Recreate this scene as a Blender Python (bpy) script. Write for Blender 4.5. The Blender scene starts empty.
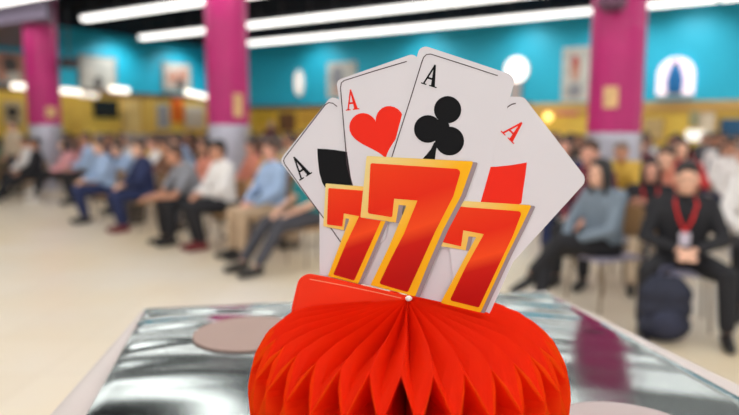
import bpy, bmesh, math, random
from mathutils import Vector, Matrix
random.seed(7)
sc = bpy.context.scene
COL = sc.collection

# ------------------------------------------------------------ camera, world, light, exposure
F_PX, CX, CY = 620.0, 369.5, 207.5
CAM_H, PITCH = 1.45, math.atan(73.5 / 620.0)
CP, SP = math.cos(PITCH), math.sin(PITCH)
cam_d = bpy.data.cameras.new('camera')
cam = bpy.data.objects.new('camera', cam_d); COL.objects.link(cam)
cam.location = (0, 0, CAM_H); cam.rotation_euler = (math.pi / 2 - PITCH, 0, 0)
cam_d.sensor_width = 36; cam_d.lens = 36 * F_PX / 739
cam_d.clip_start = 0.02; cam_d.clip_end = 200
cam_d.dof.use_dof = True; cam_d.dof.focus_distance = 0.72; cam_d.dof.aperture_fstop = 2.35
sc.camera = cam
w = bpy.data.worlds.new('world'); sc.world = w; w.use_nodes = True
w.node_tree.nodes['Background'].inputs[0].default_value = (1.0, 0.975, 0.95, 1)
w.node_tree.nodes['Background'].inputs[1].default_value = 1.55
ROW_POWER = 215
sc.view_settings.view_transform = 'Standard'; sc.view_settings.look = 'None'
sc.view_settings.exposure = 0.0; sc.view_settings.gamma = 1.0; sc.view_settings.use_curve_mapping = False

def ray(px, py):
    r = (px - CX) / F_PX; u = (CY - py) / F_PX
    return Vector((r, CP + u * SP, u * CP - SP))
def on_floor(px, py, z=0.0):
    d = ray(px, py); t = (z - CAM_H) / d.z
    return Vector((0, 0, CAM_H)) + d * t
def at_Y(px, py, Y):
    d = ray(px, py); return Vector((0, 0, CAM_H)) + d * (Y / d.y)
def on_plane(px, py, p0, n):
    d = ray(px, py); o = Vector((0, 0, CAM_H))
    return o + d * ((p0 - o).dot(n) / d.dot(n))
def head_px(x, y): return CX + F_PX * x / max(0.1, y * CP)

# ------------------------------------------------------------ materials
MATS = {}
def lin(c): return tuple(((v / 255 + 0.055) / 1.055) ** 2.4 if v / 255 > 0.04045 else v / 255 / 12.92 for v in c)
def mat(name, rgb, rough=0.6, metal=0.0, var=0.06, scale=8.0, emit=0.0, bump=0.0, bscale=60.0, spec=0.5, coat=0.0):
    if name in MATS: return MATS[name]
    m = bpy.data.materials.new(name); m.use_nodes = True; nt = m.node_tree
    b = nt.nodes['Principled BSDF']; c = lin(rgb)
    tc = nt.nodes.new('ShaderNodeTexCoord')
    n = nt.nodes.new('ShaderNodeTexNoise'); n.inputs['Scale'].default_value = scale; n.inputs['Detail'].default_value = 3
    nt.links.new(tc.outputs['Object'], n.inputs['Vector'])
    r = nt.nodes.new('ShaderNodeValToRGB')
    r.color_ramp.elements[0].position = 0.3; r.color_ramp.elements[1].position = 0.7
    r.color_ramp.elements[0].color = tuple(v * (1 - var) for v in c) + (1,)
    r.color_ramp.elements[1].color = tuple(min(1, v * (1 + var)) for v in c) + (1,)
    nt.links.new(n.outputs['Fac'], r.inputs[0]); nt.links.new(r.outputs[0], b.inputs['Base Color'])
    b.inputs['Roughness'].default_value = rough; b.inputs['Metallic'].default_value = metal
    b.inputs['Specular IOR Level'].default_value = spec; b.inputs['Coat Weight'].default_value = coat
    if emit:
        b.inputs['Emission Color'].default_value = c + (1,); b.inputs['Emission Strength'].default_value = emit
    if bump:
        n2 = nt.nodes.new('ShaderNodeTexNoise'); n2.inputs['Scale'].default_value = bscale
        bp = nt.nodes.new('ShaderNodeBump'); bp.inputs['Strength'].default_value = bump; bp.inputs['Distance'].default_value = 0.01
        nt.links.new(tc.outputs['Object'], n2.inputs['Vector']); nt.links.new(n2.outputs['Fac'], bp.inputs['Height'])
        nt.links.new(bp.outputs[0], b.inputs['Normal'])
    MATS[name] = m; return m

def floor_material():
    m = bpy.data.materials.new('polished_floor'); m.use_nodes = True; nt = m.node_tree; b = nt.nodes['Principled BSDF']
    tc = nt.nodes.new('ShaderNodeTexCoord')
    n = nt.nodes.new('ShaderNodeTexNoise'); n.inputs['Scale'].default_value = 0.5; n.inputs['Detail'].default_value = 5
    r = nt.nodes.new('ShaderNodeValToRGB'); r.color_ramp.elements[0].position = .35; r.color_ramp.elements[1].position = .68
    r.color_ramp.elements[0].color = lin((224, 207, 178)) + (1,); r.color_ramp.elements[1].color = lin((224, 215, 202)) + (1,)
    nt.links.new(tc.outputs['Object'], n.inputs['Vector']); nt.links.new(n.outputs['Fac'], r.inputs[0])
    bk = nt.nodes.new('ShaderNodeTexBrick'); bk.offset = 0
    bk.inputs['Scale'].default_value = 1.6; bk.inputs['Mortar Size'].default_value = 0.006
    bk.inputs['Color1'].default_value = (1, 1, 1, 1); bk.inputs['Color2'].default_value = (.96, .95, .93, 1); bk.inputs['Mortar'].default_value = (.82, .78, .72, 1)
    bk.inputs['Brick Width'].default_value = 1; bk.inputs['Row Height'].default_value = 1
    nt.links.new(tc.outputs['Object'], bk.inputs['Vector'])
    mx = nt.nodes.new('ShaderNodeMix'); mx.data_type = 'RGBA'; mx.blend_type = 'MULTIPLY'; mx.inputs['Factor'].default_value = 1
    nt.links.new(r.outputs[0], mx.inputs['A']); nt.links.new(bk.outputs['Color'], mx.inputs['B'])
    nt.links.new(mx.outputs['Result'], b.inputs['Base Color'])
    b.inputs['Roughness'].default_value = 0.32; b.inputs['Specular IOR Level'].default_value = 0.35
    return m

def foil_material():
    m = bpy.data.materials.new('silver_foil'); m.use_nodes = True; nt = m.node_tree; b = nt.nodes['Principled BSDF']
    b.inputs['Base Color'].default_value = (.27, .31, .31, 1); b.inputs['Metallic'].default_value = 1; b.inputs['Roughness'].default_value = .10
    tc = nt.nodes.new('ShaderNodeTexCoord')
    mp = nt.nodes.new('ShaderNodeMapping'); mp.inputs['Scale'].default_value = (1.0, 3.0, 1)
    n = nt.nodes.new('ShaderNodeTexNoise'); n.inputs['Scale'].default_value = 260; n.inputs['Detail'].default_value = 1; n.inputs['Roughness'].default_value = .5
    n2 = nt.nodes.new('ShaderNodeTexNoise'); n2.inputs['Scale'].default_value = 5; n2.inputs['Detail'].default_value = 1
    b1 = nt.nodes.new('ShaderNodeBump'); b1.inputs['Strength'].default_value = .10; b1.inputs['Distance'].default_value = .00018
    b2 = nt.nodes.new('ShaderNodeBump'); b2.inputs['Strength'].default_value = .1; b2.inputs['Distance'].default_value = .002
    nt.links.new(tc.outputs['Object'], mp.inputs[0]); nt.links.new(mp.outputs[0], n.inputs['Vector']); nt.links.new(mp.outputs[0], n2.inputs['Vector'])
    nt.links.new(n.outputs['Fac'], b1.inputs['Height']); nt.links.new(n2.outputs['Fac'], b2.inputs['Height'])
    nt.links.new(b2.outputs[0], b1.inputs['Normal']); nt.links.new(b1.outputs[0], b.inputs['Normal'])
    return m

def tissue_material():
    m = bpy.data.materials.new('red_tissue_paper'); m.use_nodes = True; nt = m.node_tree
    out = nt.nodes['Material Output']; b = nt.nodes['Principled BSDF']
    b.inputs['Roughness'].default_value = .6; b.inputs['Specular IOR Level'].default_value = .08
    tc = nt.nodes.new('ShaderNodeTexCoord'); n = nt.nodes.new('ShaderNodeTexNoise'); n.inputs['Scale'].default_value = 30
    r = nt.nodes.new('ShaderNodeValToRGB'); r.color_ramp.elements[0].color = (.84, .018, .002, 1); r.color_ramp.elements[1].color = (.92, .034, .003, 1)
    nt.links.new(tc.outputs['Object'], n.inputs['Vector']); nt.links.new(n.outputs['Fac'], r.inputs[0]); nt.links.new(r.outputs[0], b.inputs['Base Color'])
    t = nt.nodes.new('ShaderNodeBsdfTranslucent'); t.inputs[0].default_value = (1, .15, .008, 1)
    mx = nt.nodes.new('ShaderNodeMixShader'); mx.inputs[0].default_value = .38
    nt.links.new(b.outputs[0], mx.inputs[1]); nt.links.new(t.outputs[0], mx.inputs[2]); nt.links.new(mx.outputs[0], out.inputs[0])
    return m

def seven_material():
    # printed gradient of the digits: orange-red at the head, a diagonal sheen, deep red at the foot
    m = bpy.data.materials.new('seven_red_print'); m.use_nodes = True; nt = m.node_tree; b = nt.nodes['Principled BSDF']
    tc = nt.nodes.new('ShaderNodeTexCoord'); sp = nt.nodes.new('ShaderNodeSeparateXYZ')
    nt.links.new(tc.outputs['Generated'], sp.inputs[0])
    a = nt.nodes.new('ShaderNodeMath'); a.operation = 'MULTIPLY_ADD'; a.inputs[1].default_value = -.28
    nt.links.new(sp.outputs['X'], a.inputs[0]); nt.links.new(sp.outputs['Z'], a.inputs[2])
    r = nt.nodes.new('ShaderNodeValToRGB'); e = r.color_ramp.elements
    e[0].position = 0.0; e[0].color = lin((186, 12, 6)) + (1,)
    e[1].position = .95; e[1].color = lin((240, 62, 18)) + (1,)
    x = r.color_ramp.elements.new(.24); x.color = lin((204, 22, 8)) + (1,)
    x = r.color_ramp.elements.new(.36); x.color = lin((246, 78, 26)) + (1,)
    x = r.color_ramp.elements.new(.60); x.color = lin((232, 42, 12)) + (1,)
    nt.links.new(a.outputs[0], r.inputs[0]); nt.links.new(r.outputs[0], b.inputs['Base Color'])
    b.inputs['Roughness'].default_value = .4; b.inputs['Specular IOR Level'].default_value = .15
    return m
def yellow_material():
    m = bpy.data.materials.new('seven_yellow_print'); m.use_nodes = True; nt = m.node_tree; b = nt.nodes['Principled BSDF']
    tc = nt.nodes.new('ShaderNodeTexCoord'); sp = nt.nodes.new('ShaderNodeSeparateXYZ'); nt.links.new(tc.outputs['Generated'], sp.inputs[0])
    a = nt.nodes.new('ShaderNodeMath'); a.operation = 'MULTIPLY_ADD'; a.inputs[1].default_value = 1.0
    iv = nt.nodes.new('ShaderNodeMath'); iv.operation = 'SUBTRACT'; iv.inputs[0].default_value = 1.0; nt.links.new(sp.outputs['Z'], iv.inputs[1])
    nt.links.new(sp.outputs['X'], a.inputs[0]); nt.links.new(iv.outputs[0], a.inputs[2])
    r = nt.nodes.new('ShaderNodeValToRGB'); e = r.color_ramp.elements
    e[0].position = .25; e[0].color = lin((238, 214, 140)) + (1,)
    e[1].position = .95; e[1].color = lin((252, 184, 22)) + (1,)
    nt.links.new(a.outputs[0], r.inputs[0]); nt.links.new(r.outputs[0], b.inputs['Base Color']); b.inputs['Roughness'].default_value = .4; b.inputs['Specular IOR Level'].default_value = .15
    return m

# ------------------------------------------------------------ object helpers
def wloc(o):
    v = Vector((0, 0, 0))
    while o is not None: v += o.location; o = o.parent
    return v
def smooth(me, on=True):
    for p in me.polygons: p.use_smooth = on
def obj(name, verts, faces, m, parent=None, world=True, sm=False):
    verts = [Vector(v) for v in verts]
    me = bpy.data.meshes.new(name)
    o = bpy.data.objects.new(name, me); COL.objects.link(o)
    if parent is None:
        xs = [v.x for v in verts]; ys = [v.y for v in verts]; zs = [v.z for v in verts]
        org = Vector(((min(xs) + max(xs)) / 2, (min(ys) + max(ys)) / 2, min(zs)))
        o.location = org
    else:
        o.parent = parent; org = wloc(parent) if world else Vector((0, 0, 0))
    me.from_pydata([tuple(v - org) for v in verts], [], faces); me.update()
    bm = bmesh.new(); bm.from_mesh(me); bmesh.ops.recalc_face_normals(bm, faces=bm.faces); bm.to_mesh(me); bm.free()
    if m is not None: me.materials.append(m)
    smooth(me, sm); return o
def tag(o, label=None, cat=None, group=None, kind=None):
    if label: o['label'] = label
    if cat: o['category'] = cat
    if group: o['group'] = group
    if kind: o['kind'] = kind
    return o
def thing(name, label, cat, loc=(0, 0, 0), rz=0, group=None):
    o = bpy.data.objects.new(name, None); COL.objects.link(o); o.location = loc; o.rotation_euler = (0, 0, rz)
    o.empty_display_size = .1
    return tag(o, label, cat, group)
class MB:
    def __init__(s): s.v = []; s.f = []
    def add(s, v, f):
        n = len(s.v); s.v += [Vector(p) for p in v]; s.f += [tuple(i + n for i in q) for q in f]; return s
    def box(s, c, d, R=None):
        c = Vector(c); v = []
        for x in (-1, 1):
            for y in (-1, 1):
                for z in (-1, 1):
                    p = Vector((x * d[0] / 2, y * d[1] / 2, z * d[2] / 2))
                    if R is not None: p = R @ p
                    v.append(c + p)
        return s.add(v, [(0, 1, 3, 2), (4, 6, 7, 5), (0, 4, 5, 1), (2, 3, 7, 6), (0, 2, 6, 4), (1, 5, 7, 3)])
    def prism(s, pts, off):     # pts: closed outline in 3D, extruded by the vector off
        n = len(pts); off = Vector(off)
        v = [Vector(p) for p in pts] + [Vector(p) + off for p in pts]
        f = [tuple(range(n)), tuple(range(2 * n - 1, n - 1, -1))] + [(i, (i + 1) % n, n + (i + 1) % n, n + i) for i in range(n)]
        return s.add(v, f)
    def tube(s, a, ra, b, rb, n=10, cap=4):     # tapered capsule
        a = Vector(a); b = Vector(b); ax = b - a; L = ax.length; ax = ax.normalized() if L > 1e-6 else Vector((0, 0, 1))
        u = ax.orthogonal().normalized(); w_ = ax.cross(u)
        rings = []
        for k in range(1, cap + 1):
            t = math.pi / 2 * k / cap; rings.append((a - ax * ra * math.cos(t), ra * math.sin(t)))
        for k in range(cap, 0, -1):
            t = math.pi / 2 * k / cap; rings.append((b + ax * rb * math.cos(t), rb * math.sin(t)))
        v = [a - ax * ra]
        for c, r in rings:
            for i in range(n):
                t = 2 * math.pi * i / n; v.append(c + (u * math.cos(t) + w_ * math.sin(t)) * r)
        v.append(b + ax * rb); f = []
        for i in range(n): f.append((0, 1 + (i + 1) % n, 1 + i))
        for k in range(len(rings) - 1):
            for i in range(n):
                p = 1 + k * n; f.append((p + i, p + (i + 1) % n, p + n + (i + 1) % n, p + n + i))
        last = 1 + (len(rings) - 1) * n
        for i in range(n): f.append((last + i, last + (i + 1) % n, len(v) - 1))
        return s.add(v, f)
    def ell(s, c, r, nu=16, nv=10, R=None):
        c = Vector(c); v = []; f = []
        for j in range(nv + 1):
            t = math.pi * j / nv
            for i in range(nu):
                p = 2 * math.pi * i / nu
                q = Vector((r[0] * math.sin(t) * math.cos(p), r[1] * math.sin(t) * math.sin(p), r[2] * math.cos(t)))
                if R is not None: q = R @ q
                v.append(c + q)
        for j in range(nv):
            for i in range(nu):
                f.append((j * nu + i, j * nu + (i + 1) % nu, (j + 1) * nu + (i + 1) % nu, (j + 1) * nu + i))
        return s.add(v, f)
    def lathe(s, c, prof, n=40):
        c = Vector(c); v = []; f = []
        for (r, z) in prof:
            for i in range(n):
                t = 2 * math.pi * i / n; v.append(c + Vector((r * math.cos(t), r * math.sin(t), z)))
        for k in range(len(prof) - 1):
            for i in range(n): f.append((k * n + i, k * n + (i + 1) % n, (k + 1) * n + (i + 1) % n, (k + 1) * n + i))
        f.append(tuple(range(n - 1, -1, -1))); f.append(tuple(range((len(prof) - 1) * n, len(prof) * n)))
        return s.add(v, f)
    def build(s, name, m, parent=None, world=True, sm=False): return obj(name, s.v, s.f, m, parent, world, sm)
    def fused(s, name, voxel, iters=2):
        me = bpy.data.meshes.new(name + '_tmp'); me.from_pydata([tuple(v) for v in s.v], [], s.f); me.update()
        bm = bmesh.new(); bm.from_mesh(me); bmesh.ops.remove_doubles(bm, verts=bm.verts, dist=1e-5)
        bmesh.ops.recalc_face_normals(bm, faces=bm.faces); bm.to_mesh(me); bm.free()
        o = bpy.data.objects.new(name + '_tmp', me); COL.objects.link(o)
        md = o.modifiers.new('r', 'REMESH'); md.mode = 'VOXEL'; md.voxel_size = voxel
        ms = o.modifiers.new('s', 'SMOOTH'); ms.iterations = iters; ms.factor = .5
        dg = bpy.context.evaluated_depsgraph_get(); dg.update()
        r = bpy.data.meshes.new_from_object(o.evaluated_get(dg)); r.name = name
        bpy.data.objects.remove(o); bpy.data.meshes.remove(me); smooth(r); r.materials.clear(); return r

# ------------------------------------------------------------ the hall
U = Vector((.865, -.502, 0))            # direction of the lamp rows and of the right wall
floor = obj('floor', [(-30, -8, 0), (26, -8, 0), (26, 34, 0), (-30, 34, 0)], [(0, 1, 2, 3)], floor_material()); tag(floor, kind='structure')
ceil = MB().box((-2, 13, 5.15), (56, 42, .1)).build('ceiling', mat('ceiling_black', (20, 20, 32), .95, spec=.1)); tag(ceil, kind='structure')
WR0 = Vector((-4.0, 25, 0)); NR = Vector((-.502, -.865, 0))     # right wall, normal to the room
WL0 = Vector((-11.6, 20.3, 0)); dL = Vector((3.0, 4.1, 0)).normalized(); NL = Vector((dL.y, -dL.x, 0))
teal = mat('teal_paint', (34, 194, 228), .55, var=.08, scale=.4)
ochre = mat('ochre_panel', (250, 204, 88), .7, var=.22, scale=.9)
def wall_strip(name, p0, d, t0, t1, z00, z01, z10, z11, m, n, thick=.15):
    a = p0 + d * t0; b = p0 + d * t1
    pts = [Vector((a.x, a.y, z00)), Vector((b.x, b.y, z10)), Vector((b.x, b.y, z11)), Vector((a.x, a.y, z01))]
    o = MB().prism(pts, -n * thick).build(name, m); return tag(o, kind='structure')
wall_strip('wall_back', WR0, U, -3.3, 26, 2.58, 5.1, 2.2, 5.1, teal, NR)
wall_strip('wall_back_lower', WR0, U, -3.3, 26, 0, 2.58, 0, 2.2, ochre, NR)
wall_strip('wall_left', WL0, dL, -9, 8.3, 3.0, 5.1, 3.0, 5.1, teal, NL)
wall_strip('wall_left_lower', WL0, dL, -9, 8.3, 0, 3.0, 0, 3.0, ochre, NL)
wall_strip('trim_1', WR0 + NR * .12, U, 10.5, 26, 2.10, 2.38, 2.0, 2.32, mat('tan_fascia', (214, 170, 96), .6), NR, .1)
wall_strip('trim_2', WL0 + NL * .1, dL, -9, 8.3, 2.84, 3.04, 2.84, 3.0, mat('brown_fascia', (120, 84, 60), .6), NL, .08)
wall_strip('trim_3', WR0 + NR * .1, U, -3.3, 10.5, 2.44, 2.6, 2.34, 2.46, mat('brown_fascia', (120, 84, 60), .6), NR, .08)
# grey-purple bulkhead across the ceiling at the left
bk = MB().prism([(-14, 18.9, 4.22), (-7.7, 15.25, 4.22), (-8.0, 16.1, 4.22), (-9.0, 18.4, 4.22), (-10.5, 20.6, 4.22), (-18, 20.6, 4.22)], (0, 0, .88)).build('trim_4', mat('bulkhead_grey', (126, 116, 138), .8))
tag(bk, kind='structure')

# ------------------------------------------------------------ lamp rows
lamp_m = mat('lamp_diffuser', (255, 253, 248), .4, emit=2.3, var=0)
house_m = mat('lamp_housing', (60, 60, 66), .5)
row_names = {0: 'second row from the back, left of the bright pillar rows', 1: 'x'}
rows = [  # (start point, first segment offset, number of segments, label)
    (Vector((-4.30, 22.17)), 14, 'white tube lamp in the ceiling row furthest back, over the right-hand crowd'),
    (Vector((-7.5, 20.84)), 16, 'white tube lamp in the middle ceiling row passing behind the mid pillar'),
    (Vector((-7.85, 17.49)), 15, 'white tube lamp in the upper left ceiling row'),
    (Vector((-12.6, 17.35)), 15, 'white tube lamp in the top left corner ceiling row'),
    (Vector((-9.6, 12.7)), 11, 'white tube lamp in the ceiling row over the aisle'),
    (Vector((-9.6, 9.5)), 11, 'white tube lamp in the ceiling row ahead of the foil box'),
    (Vector((-9.6, 6.3)), 11, 'white tube lamp in the ceiling row above the foil box'),
    (Vector((-9.6, 3.1)), 11, 'white tube lamp in the ceiling row behind the foil box')]
SEG = 1.8
for ri, (p, n, lab) in enumerate(rows):
    u2 = Vector((U.x, U.y)); ang = math.atan2(U.y, U.x); first = None
    big = 1.5 if ri == 3 else 1.0
    for k in range(n):
        c = p + u2 * (SEG * (k + .5))
        if first is None:
            r = thing('tube_lamp', lab, 'lamp', (c.x, c.y, 4.6), ang, 'tube lamps of ceiling row %s' % 'ABCDEFGH'[ri])
            d = MB(); d.box((0, 0, -.02), (SEG - .07, .22 * big, .10 * big)); a = d.build('diffuser', lamp_m, r, world=False)
            h = MB(); h.box((0, 0, .08), (SEG - .02, .30 * big, .08)); h.box((-.5, 0, .3), (.03, .03, .40)); h.box((.5, 0, .3), (.03, .03, .40))
            b = h.build('housing', house_m, r, world=False); first = (r, a, b)
        else:
            r = first[0].copy(); r.location = (c.x, c.y, 4.6); COL.objects.link(r)
            for q in first[1:]:
                e = q.copy(); e.parent = r; COL.objects.link(e)
    L = bpy.data.lights.new('row_light', 'AREA'); L.shape = 'RECTANGLE'; L.size = SEG * n; L.size_y = .24; L.energy = ROW_POWER * n / 12 * (.55 if ri < 5 else 1.05)
    L.color = (1, .985, .96)
    lo = bpy.data.objects.new('row_light', L); COL.objects.link(lo)
    c = p + u2 * (SEG * n / 2); lo.location = (c.x, c.y, 4.5); lo.rotation_euler = (0, 0, ang)

# ------------------------------------------------------------ pillars
magenta = mat('magenta_paint', (188, 18, 112), .45, var=.1, scale=1.2, coat=.1)
silver = mat('pillar_wrap_silver', (186, 186, 200), .3, metal=.5)
for (px, Y, R_, z1, lab, pq) in (
        (612, 9.9, .405, 1.47, 'magenta round pillar with a cream plaque on the right', (610, 97, 13, 20)),
        (230, 12.4, .405, 1.63, 'magenta round pillar left of the playing cards, with a narrow cream plaque', (241, 105, 9, 22)),
        (48, 16.5, .40, 1.69, 'magenta round pillar at the far left with a small gold plaque', (54, 112, 9, 10))):
    X = (px - CX) / F_PX * Y
    t = thing('pillar', lab, 'pillar', (X, Y, 0))
    c = Vector((X, Y, 0))
    MB().lathe(c, [(R_, z1), (R_, 5.1)]).build('shaft', magenta, t, sm=False)
    MB().lathe(c, [(R_ + .03, 0), (R_ + .03, .2), (R_ + .012, .22), (R_ + .012, z1 - .04), (R_, z1)]).build('base_wrap', silver, t)
    MB().lathe(c, [(R_ + .05, 4.92), (R_ + .05, 4.98), (R_ + .11, 5.0), (R_ + .11, 5.1)]).build('collar', mat('collar_grey', (150, 146, 160), .6), t)
    f = at_Y(pq[0], pq[1], Y - R_ - .02); sc_ = Y / F_PX
    tv = Vector((f.x - X, f.y - Y, 0)).normalized()
    MB().box((X + tv.x * (R_ + .015), Y + tv.y * (R_ + .015), f.z), (pq[2] * sc_, .03, pq[3] * sc_), Matrix.Rotation(math.atan2(tv.y, tv.x) + math.pi / 2, 3, 'Z')).build('plaque', mat('plaque_gold', (226, 186, 130), .4, var=.2, scale=6), t)
# round grey speaker on the right pillar's head
p = at_Y(612, 3, 9.35)
t = thing('ceiling_speaker', 'dark grey round speaker fixed near the top of the right pillar', 'speaker', p)
MB().lathe(p, [(.16, -.10), (.20, -.04), (.21, .05), (.15, .12)], 24).build('housing', mat('speaker_grey', (104, 66, 92), .5), t)
MB().lathe(p - Vector((0, 0, .105)), [(.14, 0), (.13, .012)], 24).build('grille', mat('speaker_grille', (70, 60, 70), .7), t)

# ------------------------------------------------------------ things on the walls
def rect_on(px0, py0, px1, py1, p0, n, off, thick, fit=True):
    q0 = p0 + n * off
    a = on_plane(px0, py0, q0, n); b = on_plane(px1, py0, q0, n); c = on_plane((px0 + px1) / 2, py1, q0, n)
    zt = (a.z + b.z) / 2; zb = c.z
    return [Vector((a.x, a.y, zb)), Vector((b.x, b.y, zb)), Vector((b.x, b.y, zt)), Vector((a.x, a.y, zt))], -n * thick
def shrink(q, k):
    c = sum(q, Vector()) / len(q); return [c + (p - c) * k for p in q]
def picture(name, label, cat, box, p0, n, fm, patches, bg):
    q, o = rect_on(*box, p0, n, .08, .06)
    c = (q[0] + q[1]) / 2
    t = thing(name, label, cat, c)
    MB().prism(q, o).build('frame', fm, t)
    s = shrink(q, .88); s = [p + n * .012 for p in s]
    MB().prism(s, o * .3).build('print', bg, t)
    for k, (u0, v0, u1, v1, m) in enumerate(patches):
        e1 = s[1] - s[0]; e2 = s[3] - s[0]; cc = s[0] + e1 * (u0 + u1) / 2 + e2 * (v0 + v1) / 2
        pts = [cc + n * (.01 + .006 * k) + e1 * (u1 - u0) / 2 * math.cos(a) + e2 * (v1 - v0) / 2 * math.sin(a) for a in [i * math.pi / 8 for i in range(16)]]
        MB().prism(pts, -n * .012).build('print_figure', m, t)
    return t
wf = mat('frame_white', (222, 216, 206), .5); gf = mat('frame_grey', (150, 146, 140), .5)
pa = mat('print_pale', (206, 204, 196), .6, var=.2, scale=3); sk = mat('print_rose', (206, 150, 130), .6); dk = mat('print_dark', (88, 84, 84), .6)
ye = mat('print_yellow', (240, 190, 70), .6); rd = mat('print_red', (190, 60, 60), .6); gy = mat('print_grey', (150, 150, 156), .6)
picture('wall_picture', 'large pale framed group picture on the teal wall, right of the far-left pillar', 'picture', (78, 56, 116, 91), WL0, NL, gf, [(.1, .15, .45, .8, wf), (.5, .1, .9, .75, pa), (.35, 0, .6, .4, dk)], pa)
picture('wall_picture', 'pale portrait picture of two figures on the teal wall left of the mid pillar', 'picture', (162, 63, 191, 92), WL0, NL, gf, [(.1, .2, .5, .8, sk), (.5, .3, .9, .9, sk), (.45, 0, .75, .45, dk)], pa)
picture('wall_picture', 'dim brownish picture at the left edge of the teal wall', 'picture', (-6, 52, 24, 83), WL0, NL, gf, [(.2, .3, .8, .9, dk), (.3, 0, .9, .35, pa)], sk)
picture('wall_picture', 'grey and white picture half hidden behind the ace of hearts card', 'picture', (327, 62, 356, 98), WR0, NR, wf, [(.1, .3, .6, .95, gy), (.3, 0, .7, .4, sk)], pa)
picture('wall_picture', 'tall cream framed figure print beside the right pillar', 'picture', (563, 47, 590, 101), WR0, NR, wf, [(.3, .35, .7, .9, sk), (.2, .0, .8, .3, gy), (.35, .65, .6, .9, rd)], pa)

def wall_lamp(px, py, wpx, hpx, strength, label, cat='lamp', name='wall_lamp'):
    q0 = WR0 + NR * .06; c = on_plane(px, py, q0, NR)
    s = c.y / F_PX; t = thing(name, label, cat, c)
    pts = [c + U * (wpx / 2 * s / .9 * math.cos(a)) + Vector((0, 0, hpx / 2 * s * math.sin(a) * (1 if math.sin(a) > 0 else 1))) for a in [i * math.pi / 12 for i in range(24)]]
    MB().prism(pts, NR * .1).build('lit_panel', mat('lit_panel_%d' % int(strength * 10), (255, 244, 236), .4, emit=strength, var=0), t)
    big = [c + (p - c) * 1.08 for p in pts]
    MB().prism(big, NR * .06).build('frame', wf, t)
    return t, c, s
wall_lamp(300, 83, 9, 24, .55, 'small pale oval lamp on the teal wall right of the mid pillar')
t, c, s = wall_lamp(517, 70, 20, 24, 1.6, 'glowing white oval wall lamp behind the ace of clubs card')
MB().box(c + NR * .1 - Vector((0, 0, .75)), (.35, .2, .75), Matrix.Rotation(math.atan2(U.y, U.x), 3, 'Z')).build('bracket', mat('lamp_bracket', (190, 176, 172), .6), t)
# lit niche with a small blue-robed figure
q0 = WR0 + NR * .06; c = on_plane(676, 76, q0, NR); s = c.y / F_PX
t = thing('lit_niche', 'glowing white arched niche on the teal wall right of the right pillar', 'niche', c)
hw, hh = 15 * s / .9, 18 * s
pts = [c + U * (-hw) + Vector((0, 0, -hh)), c + U * hw + Vector((0, 0, -hh))] + [c + U * (hw * math.cos(a)) + Vector((0, 0, hh * .1 + hh * .9 * math.sin(a))) for a in [i * math.pi / 12 for i in range(13)]]
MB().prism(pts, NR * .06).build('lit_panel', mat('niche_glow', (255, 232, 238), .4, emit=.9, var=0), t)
MB().box(c - Vector((0, 0, hh + .04)) + NR * .22, (hw * 1.9, .4, .06), Matrix.Rotation(math.atan2(U.y, U.x), 3, 'Z')).build('shelf', wf, t)
b0 = c - Vector((0, 0, hh - .0)) + NR * .28
t = thing('robed_statue', 'small blue robed statue standing in the lit niche', 'statue', b0)
k = hh / .5 * 1.25
MB().lathe(b0, [(.14 * k, 0), (.16 * k, .1 * k), (.17 * k, .3 * k), (.13 * k, .48 * k), (.05 * k, .56 * k)], 16).build('robe', mat('robe_blue', (20, 120, 190), .6), t, sm=True)
MB().ell(b0 + Vector((0, 0, .64 * k)), (.07 * k, .07 * k, .09 * k)).build('head', mat('statue_skin', (226, 170, 160), .6), t, sm=True)
MB().ell(b0 + Vector((0, 0, .50 * k)) + NR * .03, (.11 * k, .11 * k, .17 * k)).build('veil', mat('veil_blue', (40, 130, 200), .6), t, sm=True)

def panel(name, label, cat, box, p0, n, m, off=.1, thick=.08, fm=None, group=None):
    q, o = rect_on(*box, p0, n, off, thick)
    if fm is None:
        x = MB().prism(q, o).build(name, m); return tag(x, label, cat, group)
    t = thing(name, label, cat, (q[0] + q[1]) / 2, group=group)
    MB().prism(q, o).build('frame', fm, t)
    MB().prism([p + n * .015 for p in shrink(q, .93)], o * .3).build('face', m, t); return t
blk = mat('screen_black', (16, 16, 22), .25)
panel('wall_screen', 'black wall screen above the crowd right of the far-left pillar', 'screen', (94, 100, 118, 118), WL0, NL, blk, fm=mat('black_plastic', (22, 22, 24), .4))
t_c = on_plane(12, 112, WL0 + NL * .12, NL)
t = thing('round_sign', 'round dark sign on a pale square board at the left edge', 'sign', t_c)
q, o = rect_on(3, 101, 22, 125, WL0, NL, .1, .05); MB().prism(q, o).build('board', mat('sign_board', (196, 176, 140), .6), t)
s = t_c.y / F_PX
MB().prism([t_c + dL * (5.2 * s / .6 * math.cos(a)) * .62 + Vector((0, 0, 5.5 * s * math.sin(a))) for a in [i * math.pi / 10 for i in range(20)]], NL * .04).build('disc', mat('sign_disc', (40, 36, 34), .5), t)
cream = mat('cream_panel', (226, 192, 120), .6, var=.12, scale=1.5)
panel('door_panel', 'tall cream partition panel right of the black wall screen', 'panel', (122, 99, 140, 140), WL0, NL, cream)
panel('door_panel', 'second tall cream partition panel, nearer the orange banner', 'panel', (142, 99, 156, 140), WL0, NL, mat('cream_panel_b', (222, 180, 84), .6, var=.12))
panel('notice_board', 'pale grey notice board left of the orange banner', 'board', (157, 104, 169, 128), WL0, NL, gy, fm=wf)
panel('banner', 'orange banner hanging low on the left wall', 'banner', (172, 98, 183, 122), WL0, NL, mat('banner_orange', (232, 108, 24), .6, var=.2, scale=3))
panel('notice_board', 'white notice board between the orange banner and mid pillar', 'board', (186, 106, 204, 128), WL0, NL, mat('board_white', (222, 212, 202), .6), fm=wf)
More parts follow.
